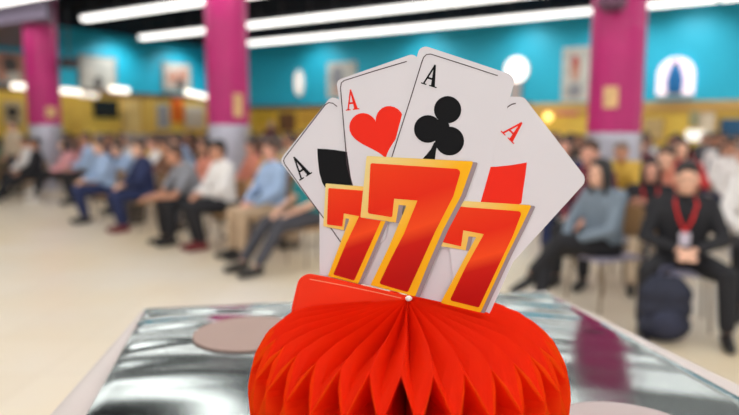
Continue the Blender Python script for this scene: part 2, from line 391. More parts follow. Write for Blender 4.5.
panel('banner', 'yellow banner low on the back wall just right of the mid pillar', 'banner', (254, 110, 275, 126), WR0, NR, mat('banner_yellow', (228, 184, 50), .6, var=.25, scale=3))
panel('notice_board', 'dark brown board right of the yellow banner behind the crowd', 'board', (278, 112, 296, 132), WR0, NR, mat('board_brown', (120, 80, 50), .6, var=.3, scale=3), fm=mat('banner_yellow', (228, 184, 50)))
panel('banner', 'orange and yellow banner beside the ace of spades card', 'banner', (299, 110, 322, 126), WR0, NR, mat('banner_gold', (222, 170, 64), .6, var=.25, scale=3))
panel('banner', 'pink banner under the tall cream framed print', 'banner', (556, 109, 578, 115), WR0, NR, mat('banner_pink', (226, 70, 140), .6))
panel('counter_sign', 'small bright white menu sign above the right-hand crowd', 'sign', (686, 130, 704, 141), WR0, NR, mat('menu_lit', (255, 250, 240), .5, emit=.8, var=0), off=.7)
panel('wall_poster', 'blue poster at the right edge beneath the tan fascia', 'poster', (720, 118, 748, 138), WR0, NR, mat('poster_blue', (36, 90, 130), .6, var=.2, scale=2), fm=mat('poster_edge', (200, 180, 120), .6))
panel('wall_poster', 'cream and brown poster right of the bright menu sign', 'poster', (700, 112, 716, 146), WR0, NR, mat('poster_cream', (222, 206, 180), .6, var=.25, scale=4), off=.3, fm=mat('poster_brown', (170, 130, 80), .6))
panel('wall_poster', 'pale poster low on the wall right of the right pillar', 'poster', (644, 118, 664, 140), WR0, NR, mat('poster_pale', (206, 176, 120), .6, var=.25, scale=4), fm=mat('poster_brown', (170, 130, 80), .6))
panel('wall_poster', 'grey green poster left of the bright menu sign', 'poster', (690, 108, 700, 127), WR0, NR, mat('poster_green', (170, 170, 130), .6), fm=wf)
c = on_plane(548, 117, WR0 + NR * .3, NR)
t = thing('globe_lamp', 'small warm yellow globe lamp by the right edge of the ace of diamonds', 'lamp', c)
MB().ell(c, (.13, .13, .13)).build('globe', mat('globe_glow', (255, 226, 130), .4, emit=2.2, var=0), t, sm=True)
MB().box(c - NR * .2, (.06, .06, .06)).build('mount', house_m, t); 
# spot lamps at the wall halos, plus extra ones added to brighten the teal
for (px, p0, n, lab) in ((40, WL0, NL, 'added far left of the left wall'), (134, WL0, NL, 'over the large pale picture'), (196, WL0, NL, 'added left of the mid pillar'), (302, WR0, NR, 'over the small pale oval lamp'), (410, WR0, NR, 'added behind the ace of clubs'),
                         (517, WR0, NR, 'over the glowing oval lamp'), (610, WR0, NR, 'added behind the right pillar'), (690, WR0, NR, 'added over the lit niche')):
    c = on_plane(px, 60, p0 + n * 1.3, n); c.z = 4.95
    t = thing('spot_lamp', 'small black ceiling spot lamp washing the teal wall, ' + lab, 'lamp', c)
    MB().tube(c + Vector((0, 0, .18)), .02, c, .02, 8, 2).build('stem', house_m, t)
    MB().tube(c + n * .04, .05, c - n * .04 - Vector((0, 0, .06)), .06, 12, 3).build('head', house_m, t)
    L = bpy.data.lights.new('wall_spot', 'SPOT'); L.energy = 120 if p0 is WL0 else 62; L.spot_size = math.radians(125); L.spot_blend = 1; L.shadow_soft_size = .08; L.color = (.96, 1, 1)
    lo = bpy.data.objects.new('wall_spot', L); COL.objects.link(lo); lo.location = c - n * .08 - Vector((0, 0, .14))
    lo.rotation_euler = (-n * .75 - Vector((0, 0, 1))).to_track_quat('-Z', 'Y').to_euler()
# long white lamps under the left fascia
for (a, b, y0, dy, lab) in ((14, 34, 86.5, 1.2, 'left of the far-left pillar'), (62, 79, 91.5, 1.5, 'just right of the far-left pillar'), (82, 96, 95, 1.2, 'above the black wall screen'), (112, 127, 90, 1.5, 'below the large pale picture'), (187, 209, 95, 5, 'beside the mid pillar')):
    n = NL; q0 = WL0 + NL * .5
    A = on_plane(a, y0 - dy / 2, q0, n); B = on_plane(b, y0 + dy / 2, q0, n)
    t = thing('strip_lamp', 'short white strip lamp under the left wall fascia, ' + lab, 'lamp', (A + B) / 2)
    dim = .9 if a == 82 else 2.2
    MB().tube(A, .10, B, .10, 12).build('tube', mat('strip_glow_%d' % int(dim * 10), (255, 244, 228), .4, emit=dim, var=0), t, sm=True)
    m_ = (A + B) / 2; MB().box(m_ - NL * .2 + Vector((0, 0, .06)), (.06, .4, .05), Matrix.Rotation(math.atan2(-NL.x, NL.y), 3, 'Z')).build('bracket', house_m, t)
# dark projectors by the far left pillar
for (px, py, lab) in ((69, 63, 'dark projector on the teal wall just right of the far-left pillar'), (33, 56, 'dark projector on the teal wall just left of the far-left pillar')):
    c = at_Y(px, py, 16.6)
    t = thing('projector', lab, 'projector', c)
    MB().box(c, (.30, .4, .24)).build('body', mat('projector_dark', (54, 44, 52), .5), t)
    MB().lathe(c + Vector((0, -.24, 0)), [(.06, -.03), (.08, 0), (.06, .03)], 12).build('lens', blk, t)
    MB().tube(c + Vector((0, 0, .1)), .02, Vector((c.x, c.y, 4.75)), .02, 8).build('hanger', house_m, t)

# ------------------------------------------------------------ the foil die box
D = .42; TOP = CAM_H - D
def P2(x, y, z=0): return Vector((x * D, y * D, TOP + z))
box = thing('foil_box', 'large white box with a silver foil top under the red centrepiece', 'box', (0, 2.3 * D, 0))
outer = [P2(-1.305, 3.50), P2(1.13, 3.91), P2(1.70, 1.50), P2(-1.02, 1.06)]
top_th = .016
MB().prism([p - Vector((0, 0, .002)) for p in outer], (0, 0, -top_th)).build('lid', mat('white_card', (200, 189, 185), .55, var=.02), box)
ins = shrink([p - Vector((0, 0, .002)) for p in outer], .985)
MB().prism([Vector((p.x, p.y, TOP - .002 - top_th)) for p in ins], (0, 0, -(TOP - .002 - top_th))).build('body', mat('white_card_side', (226, 218, 214), .6, var=.03), box)
F4 = [Vector((-1.283, 3.46)), Vector((1.115, 3.85)), Vector((1.55, 1.46)), Vector((-.80, 1.08))]     # far-left, far-right, near-right, near-left
# left border bulges upwards a little like a rolled paper edge
lm = MB(); N = 24
for i in range(N):
    for (a, b) in ((i, i + 1),):
        pass
v = []; f = []; M_ = 8
for i in range(N + 1):
    t_ = i / N; A = F4[0].lerp(F4[3], t_); B = Vector((-1.305, 3.50)).lerp(Vector((-1.02, 1.06)), t_)
    for j in range(M_ + 1):
        q = A.lerp(B, j / M_ * 1.04 - .02); hgt = (.002 + .030 * t_ ** .8) * math.sin(math.pi * (j / M_)) ** .8 * .6
        v.append(P2(q.x, q.y, hgt - .001))
for i in range(N):
    for j in range(M_): f.append((i * (M_ + 1) + j, i * (M_ + 1) + j + 1, (i + 1) * (M_ + 1) + j + 1, (i + 1) * (M_ + 1) + j))
obj('rolled_edge', v, f, mat('white_card', (200, 189, 185)), box, sm=True)
v = []; f = []; N = 110
for i in range(N + 1):
    for j in range(N + 1):
        s_, t_ = j / N, i / N
        q = F4[0].lerp(F4[1], s_).lerp(F4[3].lerp(F4[2], s_), t_)
        fall = math.exp(-t_ / .16)
        z = .0035 * fall * math.sin(t_ * 62 + 5 * math.sin(s_ * 3.1 + .6) + 2.0 * math.sin(s_ * 9 + 1)) * (.55 + .45 * math.sin(s_ * 7 + 2))
        z += .0012 * math.sin(s_ * 11 + t_ * 7) * math.sin(t_ * 9 + 1)
        ed = min(1, t_ / .02, s_ / .015, (1 - s_) / .015, (1 - t_) / .02)
        v.append(P2(q.x, q.y, .0045 + z * ed - (1 - ed) * .002))
for i in range(N):
    for j in range(N): f.append((i * (N + 1) + j, i * (N + 1) + j + 1, (i + 1) * (N + 1) + j + 1, (i + 1) * (N + 1) + j))
foil = obj('foil_top', v, f, foil_material(), box, sm=True); foil['label'] = 'shiny wrinkled silver foil top face'
for (px, py, c) in ((249, 332, (162, 136, 126)), (628, 437, (186, 170, 168))):
    q = on_plane(px, py, Vector((0, 0, TOP + .009)), Vector((0, 0, 1)))
    pts = [q + Vector((.27 * D * math.cos(a), .27 * D * math.sin(a), 0)) for a in [i * math.pi / 32 for i in range(64)]]
    o = MB().prism(pts, (0, 0, -.004)).build('round_spot', mat('spot_paper_%d' % px, c, .6, var=.02), box); o['label'] = 'flat pinkish round spot on the foil'

# ------------------------------------------------------------ the centrepiece
S = D / .32
tip = on_plane(410, 296, Vector((0, .56 * S, 0)), Vector((0, 1, 0)))
axis = Vector((tip.x - .003, tip.y, TOP + .008))
cp = thing('casino_centrepiece', 'red honeycomb paper centrepiece with four ace cards and three sevens', 'centrepiece', axis)
YAW = math.radians(22)
PR = Vector((math.cos(YAW), -math.sin(YAW), 0)); PN = Vector((-math.sin(YAW), -math.cos(YAW), 0))
PLANE0 = Vector((tip.x, tip.y, 0))
LAY = .0007
def pl(pts, layer=0): return [on_plane(x, y, PLANE0, PN) + PN * (layer * LAY) for (x, y) in pts]
def rounded(pts, r):        # pts: (x, y, radius or 0)
    out = []; n = len(pts)
    for i in range(n):
        p = Vector(pts[i][:2]); rr = pts[i][2] if len(pts[i]) > 2 else r
        if rr <= 0: out.append(tuple(p)); continue
        a = (Vector(pts[i - 1][:2]) - p).normalized(); b = (Vector(pts[(i + 1) % n][:2]) - p).normalized()
        ang = a.angle(b); d = rr / math.tan(ang / 2); bi = (a + b).normalized(); c = p + bi * (rr / math.sin(ang / 2))
        s0 = p + a * d - c; s1 = p + b * d - c; tot = s0.angle_signed(s1)
        for k in range(9):
            t_ = k / 8 * -tot; q = Vector((s0.x * math.cos(t_) - s0.y * math.sin(t_), s0.x * math.sin(t_) + s0.y * math.cos(t_)))
            out.append(tuple(c + q))
    return out
def flat(name, outline, layer, thick, m, parent):       # a cut or printed shape on the card plane
    return MB().prism(pl(outline, layer), -PN * thick).build(name, m, parent)
def line_on(name, pts, width, layer, m, parent):
    mb = MB(); left = []; right = []
    V = [Vector(p) for p in pts]
    for i, p in enumerate(V):
        d = (V[min(i + 1, len(V) - 1)] - V[max(i - 1, 0)]).normalized(); nn = Vector((-d.y, d.x)) * width / 2
        left.append(tuple(p + nn)); right.append(tuple(p - nn))
    for i in range(len(V) - 1):
        mb.prism(pl([left[i], left[i + 1], right[i + 1], right[i]], layer), -PN * .0002)
    return mb.build(name, m, parent)
card_w = mat('card_stock', (220, 217, 223), .5, var=.015)
ink_k = mat('ink_black', (8, 9, 13), .45, var=0, spec=.15); ink_r = mat('ink_red', (240, 38, 12), .42, var=.03, spec=.2); ink_l = mat('ink_line', (70, 54, 60), .5, var=0, spec=.15)
ink_g = mat('ink_shadow_grey', (150, 134, 140), .5, var=.03)
def letter_A(foot, apex, width, layer, m, parent):
    # serif capital A: thin left stroke, thick right stroke, bar and foot serifs
    f_ = Vector(foot); a_ = Vector(apex); up = (a_ - f_); h = up.length; up.normalize(); rt = Vector((-up.y, up.x))
    if rt.dot(Vector((1, 0))) < 0 and abs(up.y) > .3: rt = -rt
    w2 = width / 2
    def T(x, y): p = f_ + rt * x * w2 + up * y * h; return (p.x, p.y)
    mb = MB()
    for poly in ([(-.80, .04), (-.58, .04), (.10, .90), (-.06, 1.0)], [(.32, .04), (.86, .04), (.14, 1.02), (-.10, 1.02)],
                 [(-.50, .30), (.52, .30), (.48, .39), (-.42, .39)], [(-1.05, 0), (-.30, 0), (-.30, .055), (-1.05, .055)], [(.08, 0), (1.12, 0), (1.12, .055), (.08, .055)]):
        mb.prism(pl([T(*p) for p in poly], layer), -PN * .0002)
    return mb.build('letter_A', m, parent)
def circ(cx, cy, r, n=28): return [(cx + r * math.cos(2 * math.pi * i / n), cy + r * math.sin(2 * math.pi * i / n)) for i in range(n)]
TH = .0006
# white backing board joining the cards and digits
back = flat('backing_board', rounded([(319.5, 214, 0), (345, 160, 0), (520, 130, 0), (560, 200, 0), (513, 261, 0), (489.5, 313.5, 1.5), (319.5, 275, 0)], 0), -3, .0015, card_w, cp)
# ace of spades
c1 = flat('ace_of_spades_card', rounded([(279.5, 160.5, 7), (331.5, 96, 7), (352, 106, 0), (372, 200, 0), (360, 285, 0), (319.5, 275, 0), (319.5, 213, 0)], 0), 0, TH, card_w, cp)
line_on('border_line', [(337, 106.5), (333, 103.3), (329, 102.6), (325.5, 104.6), (305, 131), (284.5, 158), (283.6, 161), (285, 164.5), (309.5, 199), (326, 221), (345, 248)], .9, .5, ink_l, c1)
letter_A((306, 177), (294, 157.5), 14, .6, ink_k, c1)
spade = [(317.4, 148.6), (325, 149), (336, 150), (347, 151.8), (358, 156), (366, 166), (366, 178), (358, 184), (350, 186), (348, 188), (350, 196), (344, 200), (339, 190), (334, 192), (327, 190), (322.5, 183), (319.5, 173), (318, 160)]
flat('spade_symbol', spade, .6, .0002, ink_k, c1)
# ace of hearts
c2 = flat('ace_of_hearts_card', rounded([(336.5, 80.5, 6), (414, 53.5, 7), (424, 66, 0), (400, 170, 0), (385, 240, 0), (362, 250, 0)], 0), 1, TH, card_w, cp)
line_on('border_line', [(407, 61.5), (375, 71), (344.5, 80.6), (341.6, 83), (340.8, 88), (344, 125), (347.5, 165), (354, 190)], .9, 1.5, ink_l, c2)
letter_A((352.8, 110), (350.6, 90), 12.5, 1.6, ink_r, c2)
hc = Vector((378.5, 130.5)); hr = math.radians(-15); heart = []
for i in range(48):
    t_ = 2 * math.pi * i / 48; x = 16 * math.sin(t_) ** 3; y = -(13 * math.cos(t_) - 5 * math.cos(2 * t_) - 2 * math.cos(3 * t_) - math.cos(4 * t_))
    x *= 1.72; y *= 1.78; heart.append((hc.x + x * math.cos(hr) - y * math.sin(hr), hc.y + x * math.sin(hr) + y * math.cos(hr)))
flat('heart_symbol', heart, 1.6, .0002, ink_r, c2)
# ace of diamonds
c4 = flat('ace_of_diamonds_card', rounded([(497, 112, 0), (508, 96.5, 2), (524, 97, 8), (587.5, 180, 9), (513, 262, 0), (489.5, 313.5, 0), (455, 290, 0), (440, 170, 0)], 0), 1, TH, card_w, cp)
line_on('border_line', [(496.7, 121), (502, 113.5), (508, 106.8), (512, 104.3), (516, 103.4)], 1.1, 1.5, ink_l, c4)
letter_A((507, 137.5), (521.5, 122.6), 17, 1.6, ink_r, c4)
flat('diamond_symbol', [(482.2, 167), (497, 166.6), (512, 165), (527, 162.4), (525.5, 175), (523.5, 188), (521.5, 203), (505, 212), (470, 230), (478, 196), (480.5, 182)], 1.6, .0002, ink_r, c4)
# ace of clubs, on top
c3 = flat('ace_of_clubs_card', rounded([(420.5, 44.5, 8), (516, 76, 9), (503, 124, 0), (480, 205, 0), (378, 205, 0), (392, 155, 0)], 0), 2, TH, card_w, cp)
line_on('border_line', [(386, 178), (392.9, 155), (411.5, 97), (422.3, 62), (424, 57.6), (426.8, 54.8), (431, 54.2), (465, 65), (498, 75.8)], .9, 2.5, ink_l, c3)
letter_A((428.8, 85.8), (435.2, 65.3), 15, 2.6, ink_k, c3)
cl = MB()
for li, q in enumerate((circ(448.0, 109.8, 13.6), circ(428.3, 129, 13.8), circ(450.0, 141.0, 14.4), circ(441.5, 127.5, 8.5), [(434.5, 142.5), (439, 141), (436.5, 150), (435.2, 160.5), (421.5, 160.5), (427, 154.5), (431.5, 149)])):
    cl.prism(pl(q, 2.6 + .05 * li), -PN * .0002)
cl.build('club_symbol', ink_k, c3)
# the three sevens
red7 = seven_material(); yel7 = yellow_material()
def seven(outer_, inner_, layer, lab, sh=(4.5, 1.0)):
    g = flat('number_seven', outer_, layer, TH, yel7, cp); g['label'] = lab
    flat('printed_shadow', [(x + sh[0], y + sh[1]) for (x, y) in outer_], layer - .4, .0002, ink_g, g)
    flat('red_digit', inner_, layer + .5, .0002, red7, g)
    return g
seven(rounded([(326.4, 183.3, 1), (392, 188.5, 0), (392, 208, 0), (384, 226, 0), (359, 283.3, 1), (328.6, 275.8, 1), (350, 219, 0), (346.4, 218, 0), (344.6, 230, 0), (324, 226, 1)], 0),
      rounded([(329.2, 187.8, 1.5), (389, 192.5, 1), (388, 206, 0), (380.7, 222.8, 0), (354.9, 280.2, 1.5), (334, 274.3, 1.5), (347, 243, 0), (360, 216, 0), (344.6, 213.2, 0), (343.2, 226.3, .5), (327.8, 224.2, 1.5)], 0), 3.2, 'small seven on the left with a yellow outline', (3, 1))
seven(rounded([(465.4, 200.8, 0), (532, 205, 1.5), (521, 228, 0), (508, 254, 0), (481, 312, 1.5), (441, 302.4, 1), (459, 269, 0), (476.4, 237, 0), (469, 236, 0), (466, 250, 0), (440, 245.5, 0), (450, 206, 0)], 0),
      rounded([(455, 205.5, 0), (467, 207, 0), (522.6, 211.2, 3), (513, 236, 0), (500, 263, 0), (479.3, 307, 2), (450.3, 299.8, 2), (467, 265, 0), (484.4, 233.8, 0), (463.8, 230, 0), (461.6, 246, 0), (443, 241.8, 0)], 0), 3.2, 'seven on the right with a yellow outline', (4, .8))
seven(rounded([(367.5, 155.8, 1.5), (474, 161.3, 1.5), (462, 195, 0), (444, 229, 0), (430, 261, 0), (415.8, 295.8, 1), (371.3, 284.6, 1), (389.5, 247, 0), (398.5, 226, 0), (407, 205.5, 0), (399.5, 204.5, 0), (396.6, 222.2, 0), (361.3, 217, 1)], 0),
      rounded([(371.5, 163, 2), (462, 169, 4), (454, 196, 0), (436, 231, 0), (423, 260, 0), (408.6, 291.6, 2), (380, 283.2, 2), (392, 258, 0), (405, 233, 0), (418.3, 200.3, 0), (395, 198.4, 0), (393, 217, 1.5), (368.8, 213, 2)], 0), 4.2, 'large seven in the middle with a yellow outline')
# honeycomb: paper leaves fanned around the axis, glued to alternate neighbours
PROF = [(.003, .1625), (.035, .158), (.070, .1525), (.098, .1475), (.118, .1395), (.133, .127), (.1425, .110), (.147, .088), (.1455, .062), (.137, .034), (.124, .010), (.105, .0)]
seg = [0]
for a, b in zip(PROF, PROF[1:]): seg.append(seg[-1] + math.hypot(b[0] - a[0], b[1] - a[1]))
def prof(t):
    L_ = min(t, 1) * seg[-1]
    for i in range(len(seg) - 1):
        if L_ <= seg[i + 1] + 1e-9:
            k_ = (L_ - seg[i]) / (seg[i + 1] - seg[i]); return (PROF[i][0] + (PROF[i + 1][0] - PROF[i][0]) * k_, PROF[i][1] + (PROF[i + 1][1] - PROF[i][1]) * k_)
    return PROF[-1]
NP = 32; DEL = 2 * math.pi / NP
GL = [.43, .57, .70, .82, .93, 1.04]         # glue levels along the outline
def HP(r_, z_, th): return axis + Vector((r_ * S * math.cos(th), r_ * S * math.sin(th), z_ * S))
v = []; f = []
for j in range(NP):
    # the top leaves: crest runs from the tip to the notch, valley from the tip to the petal point
    NT, NB = 16, 5
    def crest(tau, jj):
        r_, z_ = prof(tau * GL[0]); return HP(r_, z_, (jj + .5) * DEL + .16 * DEL * math.sin(math.pi * tau))
    def valley(tau, jj):
        r_, z_ = prof(tau * GL[1]); dpt = .017 * math.sin(math.pi * min(1, tau) ** .8) 
        return HP(max(.003, r_ - dpt * tau * .7), z_ - dpt, jj * DEL - .20 * DEL * math.sin(math.pi * tau))
    for jj in (j - 1, j):
        base = len(v)
        for a in range(NT + 1):
            tau = (a / NT) ** .8
            C_ = crest(tau, jj); V_ = valley(tau, j)
            for b in range(NB + 1):
                q = b / NB; p = C_.lerp(V_, q); sag = .0022 * S * math.sin(math.pi * q) * math.sin(math.pi * tau)
                v.append(p - Vector((0, 0, sag)))
        for a in range(NT):
            for b in range(NB):
                q = base + a * (NB + 1) + b; f.append((q, q + 1, q + NB + 2, q + NB + 1))
    # the cells below: leaves glued to alternate neighbours
    for side in (-1, 1):
        base = len(v); NS, NU = 30, 7
        for a in range(NS + 1):
            t_ = GL[0] + (1 - GL[0]) * a / NS; r_, z_ = prof(t_); wv = 0
            for k_ in range(5):
                if GL[k_] <= t_ <= GL[k_ + 1]:
                    q = (t_ - GL[k_]) / (GL[k_ + 1] - GL[k_]); wv = q if k_ % 2 == 0 else 1 - q
            th = (j + .5) * DEL + side * DEL / 2 * wv * .985
            for b in range(NU + 1):
                u_ = .04 + .96 * b / NU; zc = .02 + .09 * (1 - a / NS)
                v.append(HP(r_ * u_, zc + (z_ - zc) * u_, th))
        for a in range(NS):
            for b in range(NU):
                q = base + a * (NU + 1) + b; f.append((q, q + 1, q + NU + 2, q + NU + 1))
tissue = tissue_material()
hcomb = obj('honeycomb_base', v, f, tissue, cp); hcomb['label'] = 'pleated red honeycomb tissue dome'
flap = rounded([(293, 316, 0), (294.5, 304, 0), (302.5, 270.8, 13), (330, 276.2, 0), (409, 294.6, 0), (409.5, 306, 0), (340, 322, 0)], 0)
redcard = mat('red_glossy_card', (246, 56, 20), .45, var=.06, spec=.2)
flat('cover_flap', flap, 9, .0012, redcard, cp)
line_on('cover_edge', [(312, 278.0), (321, 279.6), (345, 284.2), (375, 290.4), (403, 296.8)], .8, 9.6, mat('card_edge_pink', (250, 150, 110), .5), cp)
kn = on_plane(410.5, 297, PLANE0, PN) + PN * .007
MB().ell(kn, (.0042, .0035, .0035), 12, 8).build('white_knot', mat('knot_white', (240, 232, 226), .6), cp, sm=True)

# ------------------------------------------------------------ people
def V3(*a): return Vector(a)
POSES = {
 'upright': dict(ch=(0, .02, .92), nk=(0, .01, 1.06), hd=(0, -.02, 1.185), el=(.25, -.08, .74), wr=(.09, -.30, .60), kn=(.12, -.44, .50), an=(.12, -.46, .09)),
 'lean': dict(ch=(0, -.17, .88), nk=(0, -.24, 1.00), hd=(0, -.31, 1.11), el=(.20, -.40, .62), wr=(.06, -.62, .60), kn=(.15, -.44, .50), an=(.14, -.42, .09)),
 'relaxed': dict(ch=(0, .05, .90), nk=(0, .05, 1.04), hd=(0, .02, 1.165), el=(.24, -.04, .70), wr=(.13, -.30, .59), kn=(.14, -.45, .47), an=(.15, -.72, .10)),
 'tucked': dict(ch=(0, -.02, .91), nk=(0, -.04, 1.05), hd=(0, -.08, 1.17), el=(.24, -.14, .72), wr=(.03, -.32, .66), kn=(.10, -.44, .51), an=(.09, -.34, .09)),
 'folded': dict(ch=(0, .01, .92), nk=(0, 0, 1.06), hd=(0, -.03, 1.185), el=(.26, -.12, .78), wr=(-.06, -.22, .84), kn=(.13, -.43, .50), an=(.16, -.50, .09)),
 'wide': dict(ch=(0, -.02, .89), nk=(0, -.04, 1.03), hd=(0, -.09, 1.15), el=(.27, -.10, .70), wr=(.05, -.32, .64), kn=(.25, -.42, .50), an=(.27, -.44, .09)),
 'crossed': dict(ch=(0, .0, .90), nk=(0, -.02, 1.03), hd=(0, -.07, 1.15), el=(.24, -.14, .70), wr=(.07, -.34, .62), kn=(.10, -.46, .52), an=(.06, -.62, .10), cross=True),
 'standing': dict(ch=(0, .0, 1.36), nk=(0, 0, 1.50), hd=(0, -.02, 1.63), el=(.26, 0, 1.16), wr=(.24, -.10, .92), kn=(.11, -.01, .50), an=(.12, .02, .09), pel=.94),
}
def build_pose(key, P):
    pel = Vector((0, 0, P.get('pel', .51))); ch = Vector(P['ch']); nk = Vector(P['nk']); hd = Vector(P['hd'])
    out = {}
    body = MB(); shirt = MB(); tee = MB(); pants = MB(); shoes = []
    mid = (pel + ch) / 2
    for s in (-1, 1):
        sh = ch + Vector((s * .175, .0, .06)); el = Vector((P['el'][0] * s, P['el'][1], P['el'][2])); wr = Vector((P['wr'][0] * s, P['wr'][1] + (.03 * s if key in ('folded', 'tucked') else 0), P['wr'][2] + (.03 * s if key == 'folded' else 0)))
        kn = Vector((P['kn'][0] * s, P['kn'][1], P['kn'][2])); an = Vector((P['an'][0] * s, P['an'][1], P['an'][2]))
        hip = pel + Vector((s * .09, 0, 0))
        if P.get('cross') and s == 1: kn = Vector((.02, -.46, .60)); an = Vector((-.16, -.62, .30))
        # trunk
        body.tube(pel + Vector((s * .06, 0, .0)), .105, ch + Vector((s * .07, 0, -.02)), .11)
        shirt.tube(pel + Vector((s * .065, 0, .03)), .125, mid + Vector((s * .065, 0, 0)), .115); shirt.tube(mid + Vector((s * .065, 0, 0)), .115, ch + Vector((s * .075, 0, -.01)), .122)
        body.tube(ch + Vector((0, 0, .06)), .07, sh, .055); shirt.tube(ch + Vector((0, .01, .06)), .082, sh, .066)
        # arm
        body.tube(sh, .05, el, .038); body.tube(el, .038, wr, .027)
        shirt.tube(sh, .066, el, .055); shirt.tube(el, .053, el.lerp(wr, .88), .042)
        tee.tube(sh, .066, sh.lerp(el, .72), .062)
        # hand: palm, four fingers with a bend and a thumb
        d = (wr - el).normalized(); inward = Vector((-s, 0, 0)); nrm = d.cross(inward).normalized(); side = nrm.cross(d).normalized()
        if key == 'standing': d = Vector((0, -.1, -1)).normalized(); side = Vector((0, -1, 0)); nrm = Vector((-s, 0, 0))
        dn = Vector((0, 0, -1)) if key != 'standing' else Vector((-s, 0, 0))
        pal = wr + d * .075
        for q in (-.026, -.009, .009, .026): body.tube(wr + side * q * .6 + d * .01, .017, pal + side * q, .014, 8, 2)
        for q, L_ in ((-.030, .058), (-.010, .072), (.011, .078), (.031, .066)):
            k1 = pal + side * q + d * L_ * .5 + dn * .008; k2 = k1 + d * L_ * .4 + dn * .025
            body.tube(pal + side * q, .0105, k1, .0095, 8, 2); body.tube(k1, .0095, k2, .0085, 8, 2)
        th0 = wr + side * .024 + d * .02; th1 = th0 + side * .032 + d * .030; th2 = th1 + d * .030 + side * .004 + dn * .01
        body.tube(th0, .014, th1, .0115, 8, 2); body.tube(th1, .0115, th2, .010, 8, 2)
        # leg
        body.tube(hip, .085, kn, .055); body.tube(kn, .052, kn.lerp(an, .35), .052); body.tube(kn.lerp(an, .35), .052, an, .036)
        pants.tube(hip, .105, kn, .074); pants.tube(kn, .072, an + (kn - an).normalized() * .05, .058)
        toe = Vector((0, -1, 0)) if abs(an.z - .09) < .1 or not P.get('cross') else Vector((-.3, -.8, -.5)).normalized()
        f0 = an + Vector((0, .02, -.045)); f1 = an + toe * .15 + Vector((0, 0, -.055))
        body.tube(an, .036, an + Vector((0, 0, -.03)), .034); body.tube(f0, .033, f1, .028)
        so = MB(); so.tube(f0 + Vector((0, .015, .005)), .044, f1.lerp(f0, .3), .043); so.tube(f1.lerp(f0, .3), .043, f1 + toe * .03 + Vector((0, 0, -.002)), .034)
        so.tube(an + Vector((0, 0, -.02)), .045, f0, .044)
        shoes.append(so)
    pants.tube(pel + Vector((-.08, .0, .02)), .115, pel + Vector((.08, .0, .02)), .115)
    shirt.tube(ch + Vector((0, .01, .09)), .07, nk - Vector((0, 0, .015)), .062)
    tee.v = [v_.copy() for v_ in tee.v]
    t2 = MB(); t2.v = list(tee.v); t2.f = list(tee.f)
    for s in (-1, 1):
        t2.tube(pel + Vector((s * .065, 0, .03)), .125, mid + Vector((s * .065, 0, 0)), .115); t2.tube(mid + Vector((s * .065, 0, 0)), .115, ch + Vector((s * .075, 0, -.01)), .122)
        t2.tube(ch + Vector((0, .01, .06)), .082, ch + Vector((s * .175, 0, .06)), .066)
    t2.tube(ch + Vector((0, .01, .09)), .07, nk - Vector((0, 0, .02)), .06)
    # neck, head with face
    body.tube(ch + Vector((0, .01, .08)), .06, nk + Vector((0, 0, -.01)), .052); body.tube(nk, .052, hd + Vector((0, .015, -.06)), .055)
    body.ell(hd + Vector((0, .012, .022)), (.074, .092, .093)); body.ell(hd + Vector((0, -.022, -.045)), (.056, .062, .075)); body.ell(hd + Vector((0, -.05, -.092)), (.026, .026, .024))
    body.tube(hd + Vector((0, -.078, .012)), .010, hd + Vector((0, -.102, -.024)), .014, 8, 2)
    body.tube(hd + Vector((-.035, -.070, .026)), .010, hd + Vector((.035, -.070, .026)), .010, 8, 2)
    body.tube(hd + Vector((-.020, -.076, -.056)), .009, hd + Vector((.020, -.076, -.056)), .009, 8, 2)
    for s in (-1, 1): body.ell(hd + Vector((s * .077, .012, -.01)), (.012, .020, .032), 8, 6)
    out['body'] = body.fused('body', .0085, 2)
    out['shirt'] = shirt.fused('shirt', .014, 3); out['tee'] = t2.fused('shirt', .014, 3); out['trousers'] = pants.fused('trousers', .014, 3)
    out['shoe'] = [so.fused('shoe', .010, 1) for so in shoes]
    h = MB(); h.ell(hd + Vector((0, .024, .056)), (.087, .095, .084)); h.ell(hd + Vector((0, .05, -.0)), (.080, .070, .085)); h.ell(hd + Vector((.008, -.040, .096)), (.064, .044, .028))
    out['short'] = h.fused('hair', .012, 2)
    h = MB(); h.ell(hd + Vector((0, .028, .045)), (.089, .094, .090)); h.ell(hd + Vector((0, .055, -.03)), (.092, .062, .11)); h.tube(hd + Vector((0, .075, -.08)), .068, hd + Vector((0, .085, -.24)), .055)
    for s in (-1, 1): h.tube(hd + Vector((s * .075, -.005, .03)), .026, hd + Vector((s * .088, .0, -.17)), .026)
    h.ell(hd + Vector((0, -.03, .092)), (.062, .045, .026)); out['long'] = h.fused('hair', .012, 2)
    ly = MB()
    for s in (-1, 1):
        pts = [nk + Vector((s * .062, .03, -.005)), ch + Vector((s * .075, -.112, .065)), ch + Vector((s * .045, -.138, -.04)), ch + Vector((0, -.142, -.14))]
        for a, b in zip(pts, pts[1:]): ly.tube(a, .011, b, .011, 6, 2)
    out['lanyard'] = ly.fused('lanyard', .006, 1)
    bd = MB(); bd.box(ch + Vector((0, -.150, -.19)), (.075, .008, .10)); out['badge'] = bd
    ey = []
    for s in (-1, 1):
        e = MB(); e.ell(hd + Vector((s * .032, -.0755, .005)), (.012, .008, .008), 10, 6); ey.append(e)
    out['eye'] = ey
    return out
PM = {k_: build_pose(k_, P) for k_, P in POSES.items()}
SKIN = [mat('skin_light', (226, 176, 150), .55), mat('skin_tan', (196, 140, 112), .55), mat('skin_rose', (216, 158, 136), .55)]
HAIR = {'black': mat('hair_black', (26, 22, 24), .5), 'brown': mat('hair_brown', (70, 46, 34), .5), 'grey': mat('hair_grey', (130, 122, 118), .5)}
